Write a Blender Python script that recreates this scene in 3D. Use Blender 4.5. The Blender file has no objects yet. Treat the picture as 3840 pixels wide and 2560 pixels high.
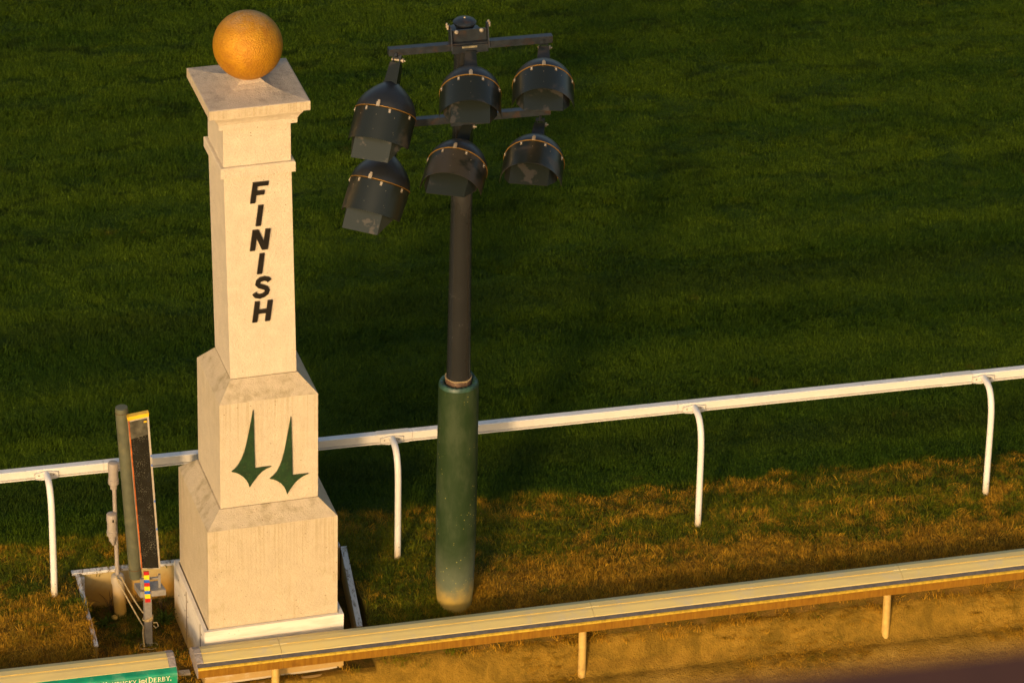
import bpy, bmesh, math, random
import numpy as np
from mathutils import Vector, Matrix, noise as mn

S = bpy.context.scene
C = S.collection
R = math.radians
random.seed(7)
rng = np.random.default_rng(11)

# ------------------------------------------------------------------ camera
YAW, PITCH, ROLL, FPX = R(14.234), R(28.878), R(1.359), 17387.3
fw = Vector((math.sin(YAW)*math.cos(PITCH), math.cos(YAW)*math.cos(PITCH), -math.sin(PITCH)))
rt = Vector((math.cos(YAW), -math.sin(YAW), 0))
up = rt.cross(fw)
rt2 = rt*math.cos(ROLL) + up*math.sin(ROLL)
up2 = -rt*math.sin(ROLL) + up*math.cos(ROLL)
cd = bpy.data.cameras.new("camera")
cam = bpy.data.objects.new("camera", cd); C.objects.link(cam)
M = Matrix((rt2, up2, -fw)).transposed().to_4x4()
M.translation = (-6.0314, -32.1357, 20.5899)
cam.matrix_world = M
cd.sensor_width = 36.0
cd.lens = 36.0*FPX/3840.0
cd.clip_start = 0.3; cd.clip_end = 1500
cd.dof.use_dof = True; cd.dof.focus_distance = 37.3; cd.dof.aperture_fstop = 6.0
S.camera = cam

# ------------------------------------------------------------------ light
SUN_EL, SUN_AZ = R(13.5), R(28.0)        # light travels towards +y and +x
w = bpy.data.worlds.new("World"); S.world = w; w.use_nodes = True
nt = w.node_tree; bg = nt.nodes['Background']
sky = nt.nodes.new('ShaderNodeTexSky'); sky.sky_type = 'NISHITA'; sky.sun_disc = False
sky.sun_elevation = SUN_EL; sky.sun_rotation = R(210.0)
sky.dust_density = 3.5; sky.ozone_density = 0.5
nt.links.new(sky.outputs[0], bg.inputs[0]); bg.inputs[1].default_value = 0.15
sl = bpy.data.lights.new("sun", 'SUN'); sl.energy = 2.7; sl.angle = R(5.0); sl.color = (1.0, 0.67, 0.34)
so = bpy.data.objects.new("sun", sl); C.objects.link(so)
d = Vector((math.sin(SUN_AZ)*math.cos(SUN_EL), math.cos(SUN_AZ)*math.cos(SUN_EL), -math.sin(SUN_EL)))
so.rotation_euler = d.to_track_quat('-Z', 'Y').to_euler(); so.location = (-20, -40, 30)
S.view_settings.view_transform = 'Standard'; S.view_settings.look = 'None'
S.view_settings.exposure = 0.22; S.view_settings.gamma = 1.0

# ------------------------------------------------------------------ materials
class NB:
    def __init__(s, name):
        s.m = bpy.data.materials.new(name); s.m.use_nodes = True
        s.t = s.m.node_tree; s.b = s.t.nodes['Principled BSDF']; s.pos = None
    def n(s, typ, **kw):
        x = s.t.nodes.new(typ)
        for k, v in kw.items(): setattr(x, k, v)
        return x
    def l(s, a, b): s.t.links.new(a, b)
    def val(s, sock, v):
        if hasattr(v, 'is_output') or isinstance(v, bpy.types.NodeSocket): s.l(v, sock)
        elif isinstance(v, (tuple, list)) and len(v) == 3 and sock.type == 'RGBA': sock.default_value = (*v, 1)
        else: sock.default_value = v
    def P(s, world=True):
        if world:
            if s.pos is None: s.pos = s.n('ShaderNodeNewGeometry').outputs['Position']
            return s.pos
        return s.n('ShaderNodeTexCoord').outputs['Object']
    def sc(s, v, sx, sy, sz):
        m = s.n('ShaderNodeVectorMath', operation='MULTIPLY'); s.l(v, m.inputs[0]); m.inputs[1].default_value = (sx, sy, sz)
        return m.outputs[0]
    def noise(s, v, scale, detail=4, rough=.55, dist=0.0):
        x = s.n('ShaderNodeTexNoise'); s.l(v, x.inputs['Vector']); x.inputs['Scale'].default_value = scale
        x.inputs['Detail'].default_value = detail; x.inputs['Roughness'].default_value = rough
        x.inputs['Distortion'].default_value = dist
        return x.outputs['Fac']
    def ramp(s, f, a, b, lo=0.0, hi=1.0, smooth=True):
        x = s.n('ShaderNodeMapRange'); x.interpolation_type = 'SMOOTHSTEP' if smooth else 'LINEAR'
        s.val(x.inputs[0], f); s.val(x.inputs[1], a); s.val(x.inputs[2], b)
        x.inputs[3].default_value = lo; x.inputs[4].default_value = hi
        return x.outputs[0]
    def math(s, op, a, b=0.0):
        x = s.n('ShaderNodeMath', operation=op); s.val(x.inputs[0], a); s.val(x.inputs[1], b); return x.outputs[0]
    def mix(s, f, a, b, mode='MIX'):
        x = s.n('ShaderNodeMix', data_type='RGBA', blend_type=mode)
        s.val(x.inputs[0], f); s.val(x.inputs[6], a); s.val(x.inputs[7], b); return x.outputs[2]
    def xyz(s, v):
        x = s.n('ShaderNodeSeparateXYZ'); s.l(v, x.inputs[0]); return x.outputs
    def voro(s, v, scale, rnd=1.0):
        x = s.n('ShaderNodeTexVoronoi'); s.l(v, x.inputs['Vector']); x.inputs['Scale'].default_value = scale
        x.inputs['Randomness'].default_value = rnd
        return x.outputs
    def bump(s, h, strength, dist):
        x = s.n('ShaderNodeBump'); s.l(h, x.inputs['Height']); x.inputs['Strength'].default_value = strength
        x.inputs['Distance'].default_value = dist; s.l(x.outputs[0], s.b.inputs['Normal']); return x
    def out(s, col, rough=.6, metal=0.0, spec=None):
        s.val(s.b.inputs['Base Color'], col); s.val(s.b.inputs['Roughness'], rough); s.val(s.b.inputs['Metallic'], metal)
        if spec is not None: s.b.inputs['Specular IOR Level'].default_value = spec
        return s.m

def m_plain(name, col, rough=.5, metal=0.0, var=.12, scale=18, bump=0.0, dirt=None, dirt_amt=.5, dscale=6, spec=None):
    b = NB(name); p = b.P(False)
    f = b.noise(p, scale, 5, .6)
    dk = tuple(c*(1-var*1.6) for c in col); lt = tuple(min(1, c*(1+var)) for c in col)
    c = b.mix(b.ramp(f, .3, .7), dk, lt)
    if dirt:
        g = b.noise(p, dscale, 6, .65, .5)
        c = b.mix(b.math('MULTIPLY', b.ramp(g, .52, .68), dirt_amt), c, dirt)
    if bump: b.bump(b.noise(p, scale*6, 3, .6), bump, .004)
    return b.out(c, rough, metal, spec)

def m_stucco(name, base, grime, grime_lo, grime_hi, streak=.35, zr=None):
    b = NB(name); p = b.P(True)
    fine = b.noise(p, 120, 3, .6); mid = b.noise(p, 9, 5, .6); big = b.noise(p, 2.2, 3, .5)
    c = b.mix(b.ramp(mid, .3, .75), tuple(x*.93 for x in base), tuple(min(1, x*1.04) for x in base))
    c = b.mix(b.math('MULTIPLY', b.ramp(fine, .50, .68), .15), c, tuple(x*.50 for x in base))
    mot = b.noise(p, 38, 4, .65); c = b.mix(b.ramp(mot, .46, .66, 0, .14), c, tuple(x*y for x, y in zip(base, (.72, .66, .55))))
    # rain streaks (vertical)
    st = b.noise(b.sc(p, 34, 34, 1.3), 1.0, 4, .6)
    c = b.mix(b.math('MULTIPLY', b.ramp(st, .55, .72), b.math('MULTIPLY', b.ramp(big, .4, .62), streak)), c, tuple(x*y for x, y in zip(base, (.72, .66, .52))))
    if zr:
        zz = b.xyz(p)[2]; s2 = b.noise(b.sc(p, 62, 62, .9), 1.0, 4, .65)
        under = b.math('MULTIPLY', b.ramp(zz, zr[0], zr[1]), b.ramp(b.noise(p, 3.0, 3, .6), .30, .60, .45, 1))
        c = b.mix(b.math('MULTIPLY', b.ramp(s2, .44, .66), b.math('MULTIPLY', under, .5)), c, tuple(x*y for x, y in zip(base, (.62, .56, .42))))
    # weathering film
    g = b.math('ADD', b.math('MULTIPLY', b.noise(p, 14, 6, .7), .5), b.math('MULTIPLY', b.noise(p, 3.5, 3, .6), .5))
    c = b.mix(b.ramp(g, grime_lo, grime_hi), c, grime)
    # pits
    v = b.voro(p, 17.0)
    rn = b.noise(p, 3.1, 2, .5)
    pit = b.math('MULTIPLY', b.math('LESS_THAN', v['Distance'], .075), b.ramp(rn, .46, .50))
    c = b.mix(b.math('MULTIPLY', pit, .75), c, (.16, .09, .03))
    b.bump(b.math('ADD', fine, b.math('MULTIPLY', b.noise(p, 45, 3, .6), .8)), .85, .008)
    return b.out(c, .88, 0, .25)

STUCCO = m_stucco("stucco", (.62, .52, .375), (.44, .35, .21), .66, .90, .3)
STUCCO_UP = m_stucco("stucco_streaked", (.59, .49, .34), (.42, .33, .19), .62, .88, .3, (1.55, 2.2))
STUCCO_TOP = m_stucco("stucco_weathered", (.52, .42, .28), (.30, .24, .13), .45, .70, .1)
STUCCO_LOW = m_stucco("stucco_low", (.56, .455, .30), (.38, .30, .15), .55, .85, .4, (.35, 1.1))
CAP_STONE = m_stucco("cap_stone", (.50, .41, .31), (.30, .25, .19), .46, .72, .1)

def m_ball():
    b = NB("gold_ball"); p = b.P(False)
    f = b.noise(p, 9, 6, .72, .5); c = b.mix(b.ramp(f, .30, .70), (.38, .155, .004), (.51, .235, .004))
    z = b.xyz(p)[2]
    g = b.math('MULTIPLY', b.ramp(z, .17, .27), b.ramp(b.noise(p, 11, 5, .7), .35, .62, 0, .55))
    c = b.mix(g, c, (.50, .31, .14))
    v = b.voro(p, 75); b.bump(v['Distance'], .6, .006)
    return b.out(c, b.ramp(f, .3, .7, .68, .58), .35)
GOLD = m_ball()

BLACK = m_plain("black_letter", (.012, .010, .008), .35, var=.2)
SPIRE = m_plain("green_emblem", (.008, .036, .008), .5, var=.2, scale=14, dirt=(.30, .28, .1), dirt_amt=.12, dscale=50)
WHITE = m_plain("white_plastic", (.63, .59, .52), .38, var=.03, scale=6, dirt=(.62, .56, .47), dirt_amt=.4, dscale=9)
WHITE_SKYLIT = m_plain("white_plastic_skylit", (.70, .68, .65), .45, var=.04, scale=10, dirt=(.50, .47, .44), dirt_amt=.6, dscale=12)  # whiter, cooler rail top with the sky light put into its colour
def m_post():
    b = NB("white_post_paint"); p = b.P(True); z = b.xyz(p)[2]; n = b.noise(p, 14, 5, .7)
    c = b.mix(b.ramp(n, .55, .75, 0, .35), (.70, .67, .61), (.56, .50, .42))
    h = b.math('ADD', z, b.math('MULTIPLY', b.math('SUBTRACT', n, .5), .16))
    c = b.mix(b.ramp(h, .22, .0, 0, .75), c, (.46, .33, .14))
    v = b.voro(p, 22); c = b.mix(b.math('MULTIPLY', b.math('LESS_THAN', v['Distance'], .07), .7), c, (.10, .08, .07))
    return b.out(c, .36)
WPOST = m_post()
BOLT = m_plain("bolt_steel", (.25, .22, .19), .4, .8)

def m_box():
    b = NB("painted_board"); p = b.P(True); z = b.xyz(p)[2]
    n = b.noise(p, 8, 6, .7, .4); f = b.noise(b.sc(p, 3, 3, 18), 1.5, 5, .6)
    c = b.mix(b.ramp(f, .4, .7), (.74, .67, .56), (.62, .55, .44))
    h = b.math('ADD', z, b.math('MULTIPLY', b.math('SUBTRACT', n, .5), .35))
    c = b.mix(b.ramp(h, -.02, -.26), c, (.42, .27, .085))
    c = b.mix(b.math('MULTIPLY', b.math('LESS_THAN', b.voro(p, 16)['Distance'], .05), .8), c, (.09, .05, .03))
    b.bump(f, .25, .004)
    return b.out(c, .6)
BOX = m_box()
def m_boardtop():
    b = NB("peeling_paint_timber"); p = b.P(True)
    n = b.noise(b.sc(p, 30, 6, 30), 1.0, 6, .75, .6)
    c = b.mix(b.ramp(n, .52, .60), (.62, .59, .54), (.20, .14, .08))
    b.bump(n, .4, .006)
    return b.out(c, .8)
TIMBER = m_boardtop()
def m_pitboard():
    b = NB("dusty_board"); p = b.P(True); z = b.xyz(p)[2]
    n = b.noise(p, 6, 5, .65); h = b.math('ADD', z, b.math('MULTIPLY', b.math('SUBTRACT', n, .5), .2))
    c = b.mix(b.ramp(h, -.02, -.24), (.42, .31, .12), (.40, .20, .02))
    c = b.mix(b.ramp(b.noise(p, 20, 4, .6), .5, .8, 0, .5), c, (.32, .18, .04))
    return b.out(c, .8)
PITB = m_pitboard()

def m_cowl():
    b = NB("weathered_cowl"); p = b.P(True)
    s = b.noise(b.sc(p, 1.2, 9, 9), 1.4, 6, .65, .4); q = b.noise(p, 5.0, 6, .7, .6)
    c = b.mix(b.ramp(s, .35, .7), (.60, .48, .18), (.51, .41, .17))
    c = b.mix(b.ramp(q, .50, .72, 0, .65), c, (.45, .40, .27))
    c = b.mix(b.ramp(b.noise(p, 3.0, 4, .6), .56, .72, 0, .6), c, (.62, .47, .16))
    return b.out(c, .55)
COWL = m_cowl()
COWL_GREY = m_plain("grey_end_cap", (.30, .255, .22), .7, var=.2, scale=40, dirt=(.36, .2, .08), dscale=25)
SEAM = m_plain("dusty_seam", (.55, .36, .07), .7)
def m_lip():
    b = NB("lip_dirt_reflection"); p = b.P(True)
    s = b.noise(b.sc(p, 24, 1, 2.5), 1.2, 5, .7); q = b.noise(p, 8, 5, .6)
    c = b.mix(b.ramp(s, .35, .7), (.30, .135, .014), (.42, .21, .02))  # brown reflection of the dirt track is put into the metal's colour
    c = b.mix(b.ramp(q, .55, .75, 0, .6), c, (.22, .10, .015))
    return b.out(c, .42, .45)
LIP = m_lip()
LIP_EDGE = m_plain("lip_edge_highlight", (.60, .37, .025), .40, .35, var=.2, scale=30)  # highlight on the rounded lip, painted as a bright yellow edge
STRIP = m_plain("dark_rubber_strip", (.095, .085, .08), .6, var=.15, scale=20)
TEAL = m_plain("green_vinyl", (.005, .24, .12), .42, var=.15, scale=9, dirt=(.12, .30, .17), dirt_amt=.5, dscale=8)
PRINT = m_plain("cream_print", (.74, .66, .42), .6)
DUSTPOST = m_plain("dusty_post", (.56, .36, .09), .6, var=.1, scale=10, dirt=(.20, .10, .03), dirt_amt=.35, dscale=9)

def m_lamp(name, base, fade, lo, hi, rough=.36, sc=3.2):
    b = NB(name); p = b.P(False)
    oi = b.n('ShaderNodeObjectInfo').outputs['Random']
    off = b.n('ShaderNodeVectorMath', operation='ADD'); b.l(p, off.inputs[0])
    cmb = b.n('ShaderNodeCombineXYZ'); b.l(b.math('MULTIPLY', oi, 37.0), cmb.inputs[0]); b.l(b.math('MULTIPLY', oi, 11.0), cmb.inputs[2])
    b.l(cmb.outputs[0], off.inputs[1]); q = off.outputs[0]
    g = b.noise(q, sc, 7, .62, .25)
    f = b.ramp(g, lo, hi); c = b.mix(f, base, fade)
    c = b.mix(b.ramp(b.noise(q, 30, 3, .5), .66, .74, 0, .5), c, tuple(x*.4 for x in base))
    return b.out(c, b.ramp(f, 0, 1, rough, rough+.14), .25)
LAMP_DOME = m_lamp("lamp_dome", (.017, .019, .021), (.032, .029, .024), .5, .7, .38)
LAMP_HOOD = m_lamp("lamp_hood", (.014, .017, .012), (.042, .036, .026), .50, .56, .30, 2.0)
LAMP_SHIELD = m_lamp("lamp_shield", (.022, .027, .020), (.056, .051, .040), .55, .59, .38, 7)
POLE = m_lamp("pole_paint", (.020, .022, .023), (.034, .035, .036), .5, .72, .24, 2)
ARM = m_plain("arm_paint", (.020, .025, .030), .42, .2, var=.25, dirt=(.06, .03, .015), dirt_amt=.6, dscale=10)
BRONZE = m_plain("bronze_band", (.26, .14, .03), .5, .5)
CLIP = m_plain("steel_clip", (.34, .28, .20), .5, .4)
GOLD_REFLECTION = m_plain("lens_reflection", (.12, .055, .010), .35, .3)  # lens disc coloured amber for the gold reflection inside the rim
WORN = m_plain("worn_steel", (.42, .36, .22), .4, .6, var=.3, scale=30)

def m_pad():
    b = NB("green_pad"); p = b.P(True); z = b.xyz(p)[2]
    n = b.noise(b.sc(p, 5, 5, 2), 1.3, 6, .65)
    c = b.mix(b.ramp(n, .4, .68), (.016, .033, .009), (.036, .053, .022))
    h = b.math('ADD', z, b.math('MULTIPLY', b.math('SUBTRACT', b.noise(p, 3, 5, .6), .5), .5))
    c = b.mix(b.ramp(h, .70, .10, 0, .6), c, (.15, .165, .11))
    c = b.mix(b.ramp(h, .24, .0), c, (.42, .28, .06))
    v = b.voro(p, 30); sp = b.math('MULTIPLY', b.math('LESS_THAN', v['Distance'], .15), b.ramp(b.noise(p, 4, 2, .5), .50, .56))
    c = b.mix(b.math('MULTIPLY', sp, .7), c, (.30, .27, .06))
    b.bump(b.noise(b.sc(p, 1, 1, .5), 6, 5, .65), .6, .014)
    return b.out(c, .62, 0, .2)
PAD = m_pad()
PADTOP = m_plain("green_pad_hem", (.022, .060, .038), .45, var=.35, scale=12)

GREYPVC = m_plain("grey_conduit", (.30, .255, .21), .55, var=.06)
def m_grd_pipe():
    b = NB("concrete_filled_pipe"); p = b.P(True); z = b.xyz(p)[2]
    h = b.math('ADD', z, b.math('MULTIPLY', b.math('SUBTRACT', b.noise(p, 9, 5, .6), .5), .2))
    c = b.mix(b.ramp(h, .02, -.26), (.38, .31, .21), (.50, .29, .05))
    return b.out(c, .65)
PIPE = m_grd_pipe()
TUBE = m_plain("olive_foam_tube", (.082, .084, .046), .65, var=.12, scale=12, dirt=(.17, .14, .06), dirt_amt=.4)
GALV = m_plain("galvanised_steel", (.29, .265, .23), .5, .35, var=.12, dirt=(.32, .20, .07), dirt_amt=.6, dscale=8)
FRAMEW = m_plain("mirror_frame_white", (.38, .33, .25), .5, var=.08, dirt=(.35, .2, .1), dscale=15)
ORANGE = m_plain("rust_orange_edge", (.42, .10, .012), .6, var=.3)
YELTAPE = m_plain("yellow_tape", (.75, .44, .015), .45, var=.1)
def m_glass():
    b = NB("dusty_mirror"); p = b.P(False)
    v = b.voro(p, 120); dn = b.noise(p, 9, 4, .6)
    sp = b.math('LESS_THAN', v['Distance'], b.ramp(dn, .35, .7, .06, .27))
    c = b.mix(sp, (.012, .012, .010), (.26, .23, .16))
    c = b.mix(b.ramp(b.noise(p, 3, 5, .6), .5, .8, 0, .25), c, (.10, .10, .085))
    return b.out(c, .16, 0.0, .5)
MIRROR = m_glass()
RED = m_plain("red_paint", (.42, .012, .012), .5); YEL = m_plain("yellow_paint", (.85, .58, .012), .5); BLU = m_plain("blue_paint", (.012, .11, .50), .5)
ROPE = m_plain("rope_fibre", (.42, .31, .14), .9, var=.2, scale=60)
PARAPET = m_plain("dark_brown_parapet", (.085, .026, .010), .8, var=.1)
ROCK = m_plain("ochre_stone", (.55, .33, .05), .9, var=.3, scale=20)
DRYSTEM = m_plain("dry_stem", (.10, .055, .015), .9, var=.3)
WEEDG = m_plain("weed_leaf", (.055, .085, .007), .7, var=.4, scale=25, spec=.08)

# zones shared by soil and blades ------------------------------------------------
def zone_nodes(b):
    p = b.P(True); x, y, z = b.xyz(p)
    wob = b.math('MULTIPLY', b.math('SUBTRACT', b.noise(p, 2.6, 4, .6), .5), .42)
    yy = b.math('ADD', y, b.math('MULTIPLY', x, .028)); yy = b.math('ADD', yy, wob)
    mixed = b.ramp(yy, 1.42, 1.26)                          # 1 inside the worn strip
    n1 = b.noise(b.sc(p, 1, 1.5, 1), 1.9, 6, .68, .6)
    band = b.math('MULTIPLY', b.ramp(yy, .98, 1.16), b.ramp(b.noise(p, 4.2, 4, .65), .36, .70, 0, .75))
    near = b.ramp(yy, .70, -.25, 0, .27)
    br = b.ramp(b.math('ADD', n1, near), .42, .76)
    br = b.math('MAXIMUM', br, band)
    # greener grass between the column and padded pole paints in the column's shade
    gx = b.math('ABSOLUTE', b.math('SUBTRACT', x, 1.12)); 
    column_shade = b.math('MULTIPLY', b.ramp(gx, .62, .34), b.ramp(y, 1.15, .85))
    br = b.math('MULTIPLY', br, b.math('SUBTRACT', 1.0, b.math('MULTIPLY', column_shade, .85)))
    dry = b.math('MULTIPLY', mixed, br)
    return p, x, y, z, yy, mixed, dry

def m_blade(name, dryness):
    b = NB(name); p, x, y, z, yy, mixed, dry = zone_nodes(b)
    oi = b.n('ShaderNodeObjectInfo').outputs['Random']
    big = b.math('ADD', b.math('MULTIPLY', b.noise(b.sc(p, .16, 1.25, 1), 1.0, 4, .55, .3), .65), b.math('MULTIPLY', b.noise(p, 2.4, 4, .6), .35)); sm = b.noise(p, 9, 3, .6)
    t = b.math('ADD', b.math('MULTIPLY', b.ramp(big, .40, .60), .72), b.math('MULTIPLY', oi, .34))
    sw = b.math('SINE', b.math('MULTIPLY', b.math('ADD', b.math('ADD', y, b.math('MULTIPLY', x, .10)), b.math('MULTIPLY', b.noise(b.sc(p, .3, .8, 1), 1.0, 3, .5), 1.4)), 4.6))
    t = b.math('ADD', t, b.math('MULTIPLY', sw, .20))
    g = b.mix(t, (.018, .056, .0010), (.072, .122, .0018))
    tussock_shade = b.math('MULTIPLY', b.ramp(b.noise(b.sc(p, .5, 1.35, 1), 3.4, 3, .55, .6), .44, .34), b.ramp(y, 3.5, 8.0, .15, .85))
    g = b.mix(tussock_shade, g, (.008, .024, .0008))  # dark spots paint in the shade among the far tussocks
    lt_ = b.math('MULTIPLY', b.ramp(b.noise(b.sc(p, .6, 1.5, 1), 4.1, 3, .55, .6), .60, .70), b.ramp(y, 3.5, 8.0, .1, .5))
    g = b.mix(lt_, g, (.105, .135, .003))
    # two darker bands parallel to the rails; the far one paints the rail's shadow
    band_y = b.math('ADD', yy, 0.0)
    t1 = b.math('MULTIPLY', b.ramp(band_y, 1.72, 1.95), b.ramp(band_y, 2.38, 2.10))
    rail_shade = b.math('MULTIPLY', b.ramp(band_y, 4.55, 4.85), b.ramp(band_y, 5.35, 5.05))
    g = b.mix(b.math('MULTIPLY', b.math('MAXIMUM', t1, b.math('MULTIPLY', rail_shade, .8)), .62), g, (.012, .030, .0014))
    spots = b.math('MULTIPLY', b.ramp(b.noise(p, 2.3, 3, .5), .69, .74), b.ramp(sm, .4, .6))
    g = b.mix(b.math('MULTIPLY', spots, .55), g, (.13, .085, .010)); fi = b.noise(p, 75, 2, .6); g = b.mix(b.ramp(fi, .40, .66), b.mix(.55, g, (.006, .018, .001)), b.mix(.28, g, (.10, .13, .010)))
    mg = b.mix(t, (.045, .070, .002), (.125, .135, .004))
    g = b.mix(mixed, g, mg)
    dr = b.mix(b.math('ADD', b.math('MULTIPLY', oi, .55), b.math('MULTIPLY', b.ramp(sm, .3, .7), .45)), (.23, .110, .007), (.52, .275, .018))
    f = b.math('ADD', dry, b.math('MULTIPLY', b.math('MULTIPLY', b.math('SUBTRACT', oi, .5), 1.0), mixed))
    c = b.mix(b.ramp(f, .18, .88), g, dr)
    m = b.out(c, .6, 0, .08)
    b.b.inputs['Transmission Weight'].default_value = 0
    return m
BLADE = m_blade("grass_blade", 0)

def m_soil():
    b = NB("turf_soil"); p, x, y, z, yy, mixed, dry = zone_nodes(b)
    n = b.noise(p, 22, 5, .7)
    g = b.mix(b.ramp(n, .3, .7), (.012, .032, .001), (.034, .062, .002))
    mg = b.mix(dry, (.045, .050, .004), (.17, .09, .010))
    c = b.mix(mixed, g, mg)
    du = b.mix(b.ramp(b.noise(p, 6, 6, .7), .35, .65), (.15, .082, .015), (.065, .050, .006))
    pit = b.math('MULTIPLY', b.math('MULTIPLY', b.ramp(x, -1.75, -1.35), b.ramp(x, .90, .86)), b.ramp(y, .9, .8))
    low = b.ramp(b.math('ADD', y, b.math('MULTIPLY', b.math('SUBTRACT', b.noise(p, 3, 4, .6), .5), .3)), -.35, -.6)
    c = b.mix(b.math('MAXIMUM', pit, low), c, du)
    b.bump(b.noise(p, 30, 5, .7), .9, .02)
    return b.out(c, .95, 0, .1)
SOIL = m_soil()

def m_dirt():
    b = NB("sandy_dirt"); p = b.P(True); x, y, z = b.xyz(p)
    n = b.noise(b.sc(p, .8, 1.8, 1), 2.2, 8, .68, .7); f = b.noise(p, 26, 5, .7); h = b.noise(p, 5.5, 6, .7, .5)
    c = b.mix(b.ramp(n, .38, .66), (.42, .225, .024), (.55, .32, .050))
    c = b.mix(b.ramp(h, .55, .78, 0, .75), c, (.45, .29, .09))
    c = b.mix(b.ramp(f, .50, .68, 0, .5), c, (.19, .100, .014))
    gr = b.noise(p, 70, 4, .7); c = b.mix(b.ramp(gr, .50, .66, 0, .45), c, (.15, .080, .012)); c = b.mix(b.ramp(gr, .50, .36, 0, .35), c, (.58, .36, .10))
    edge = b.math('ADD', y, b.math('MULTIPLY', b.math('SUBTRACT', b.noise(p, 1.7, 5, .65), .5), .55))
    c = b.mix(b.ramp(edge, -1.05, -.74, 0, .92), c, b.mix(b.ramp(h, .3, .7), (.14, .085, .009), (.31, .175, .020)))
    # harrow lines along the track
    wv = b.n('ShaderNodeTexWave', wave_type='BANDS', bands_direction='Y'); b.l(p, wv.inputs['Vector'])
    wv.inputs['Scale'].default_value = 1.1; wv.inputs['Distortion'].default_value = 2.0; wv.inputs['Detail'].default_value = 3; wv.inputs['Detail Scale'].default_value = .6
    c = b.mix(b.ramp(wv.outputs['Fac'], .90, .99, 0, .22), c, (.17, .085, .012))
    hh = b.math('ADD', b.math('MULTIPLY', f, .9), b.math('ADD', b.math('MULTIPLY', gr, .6), b.math('MULTIPLY', h, 1.0)))
    b.bump(hh, .8, .03)
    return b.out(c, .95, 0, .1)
DIRT = m_dirt()

# ------------------------------------------------------------------ mesh helpers
def tag(o, label=None, cat=None, group=None, kind=None):
    if label: o['label'] = label
    if cat: o['category'] = cat
    if group: o['group'] = group
    if kind: o['kind'] = kind
    return o

def root(name, loc, rz=0.0, label=None, cat=None, group=None):
    o = bpy.data.objects.new(name, None); C.objects.link(o)
    o.location = loc; o.rotation_euler = (0, 0, rz); o.empty_display_size = .2
    return tag(o, label, cat, group)

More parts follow.
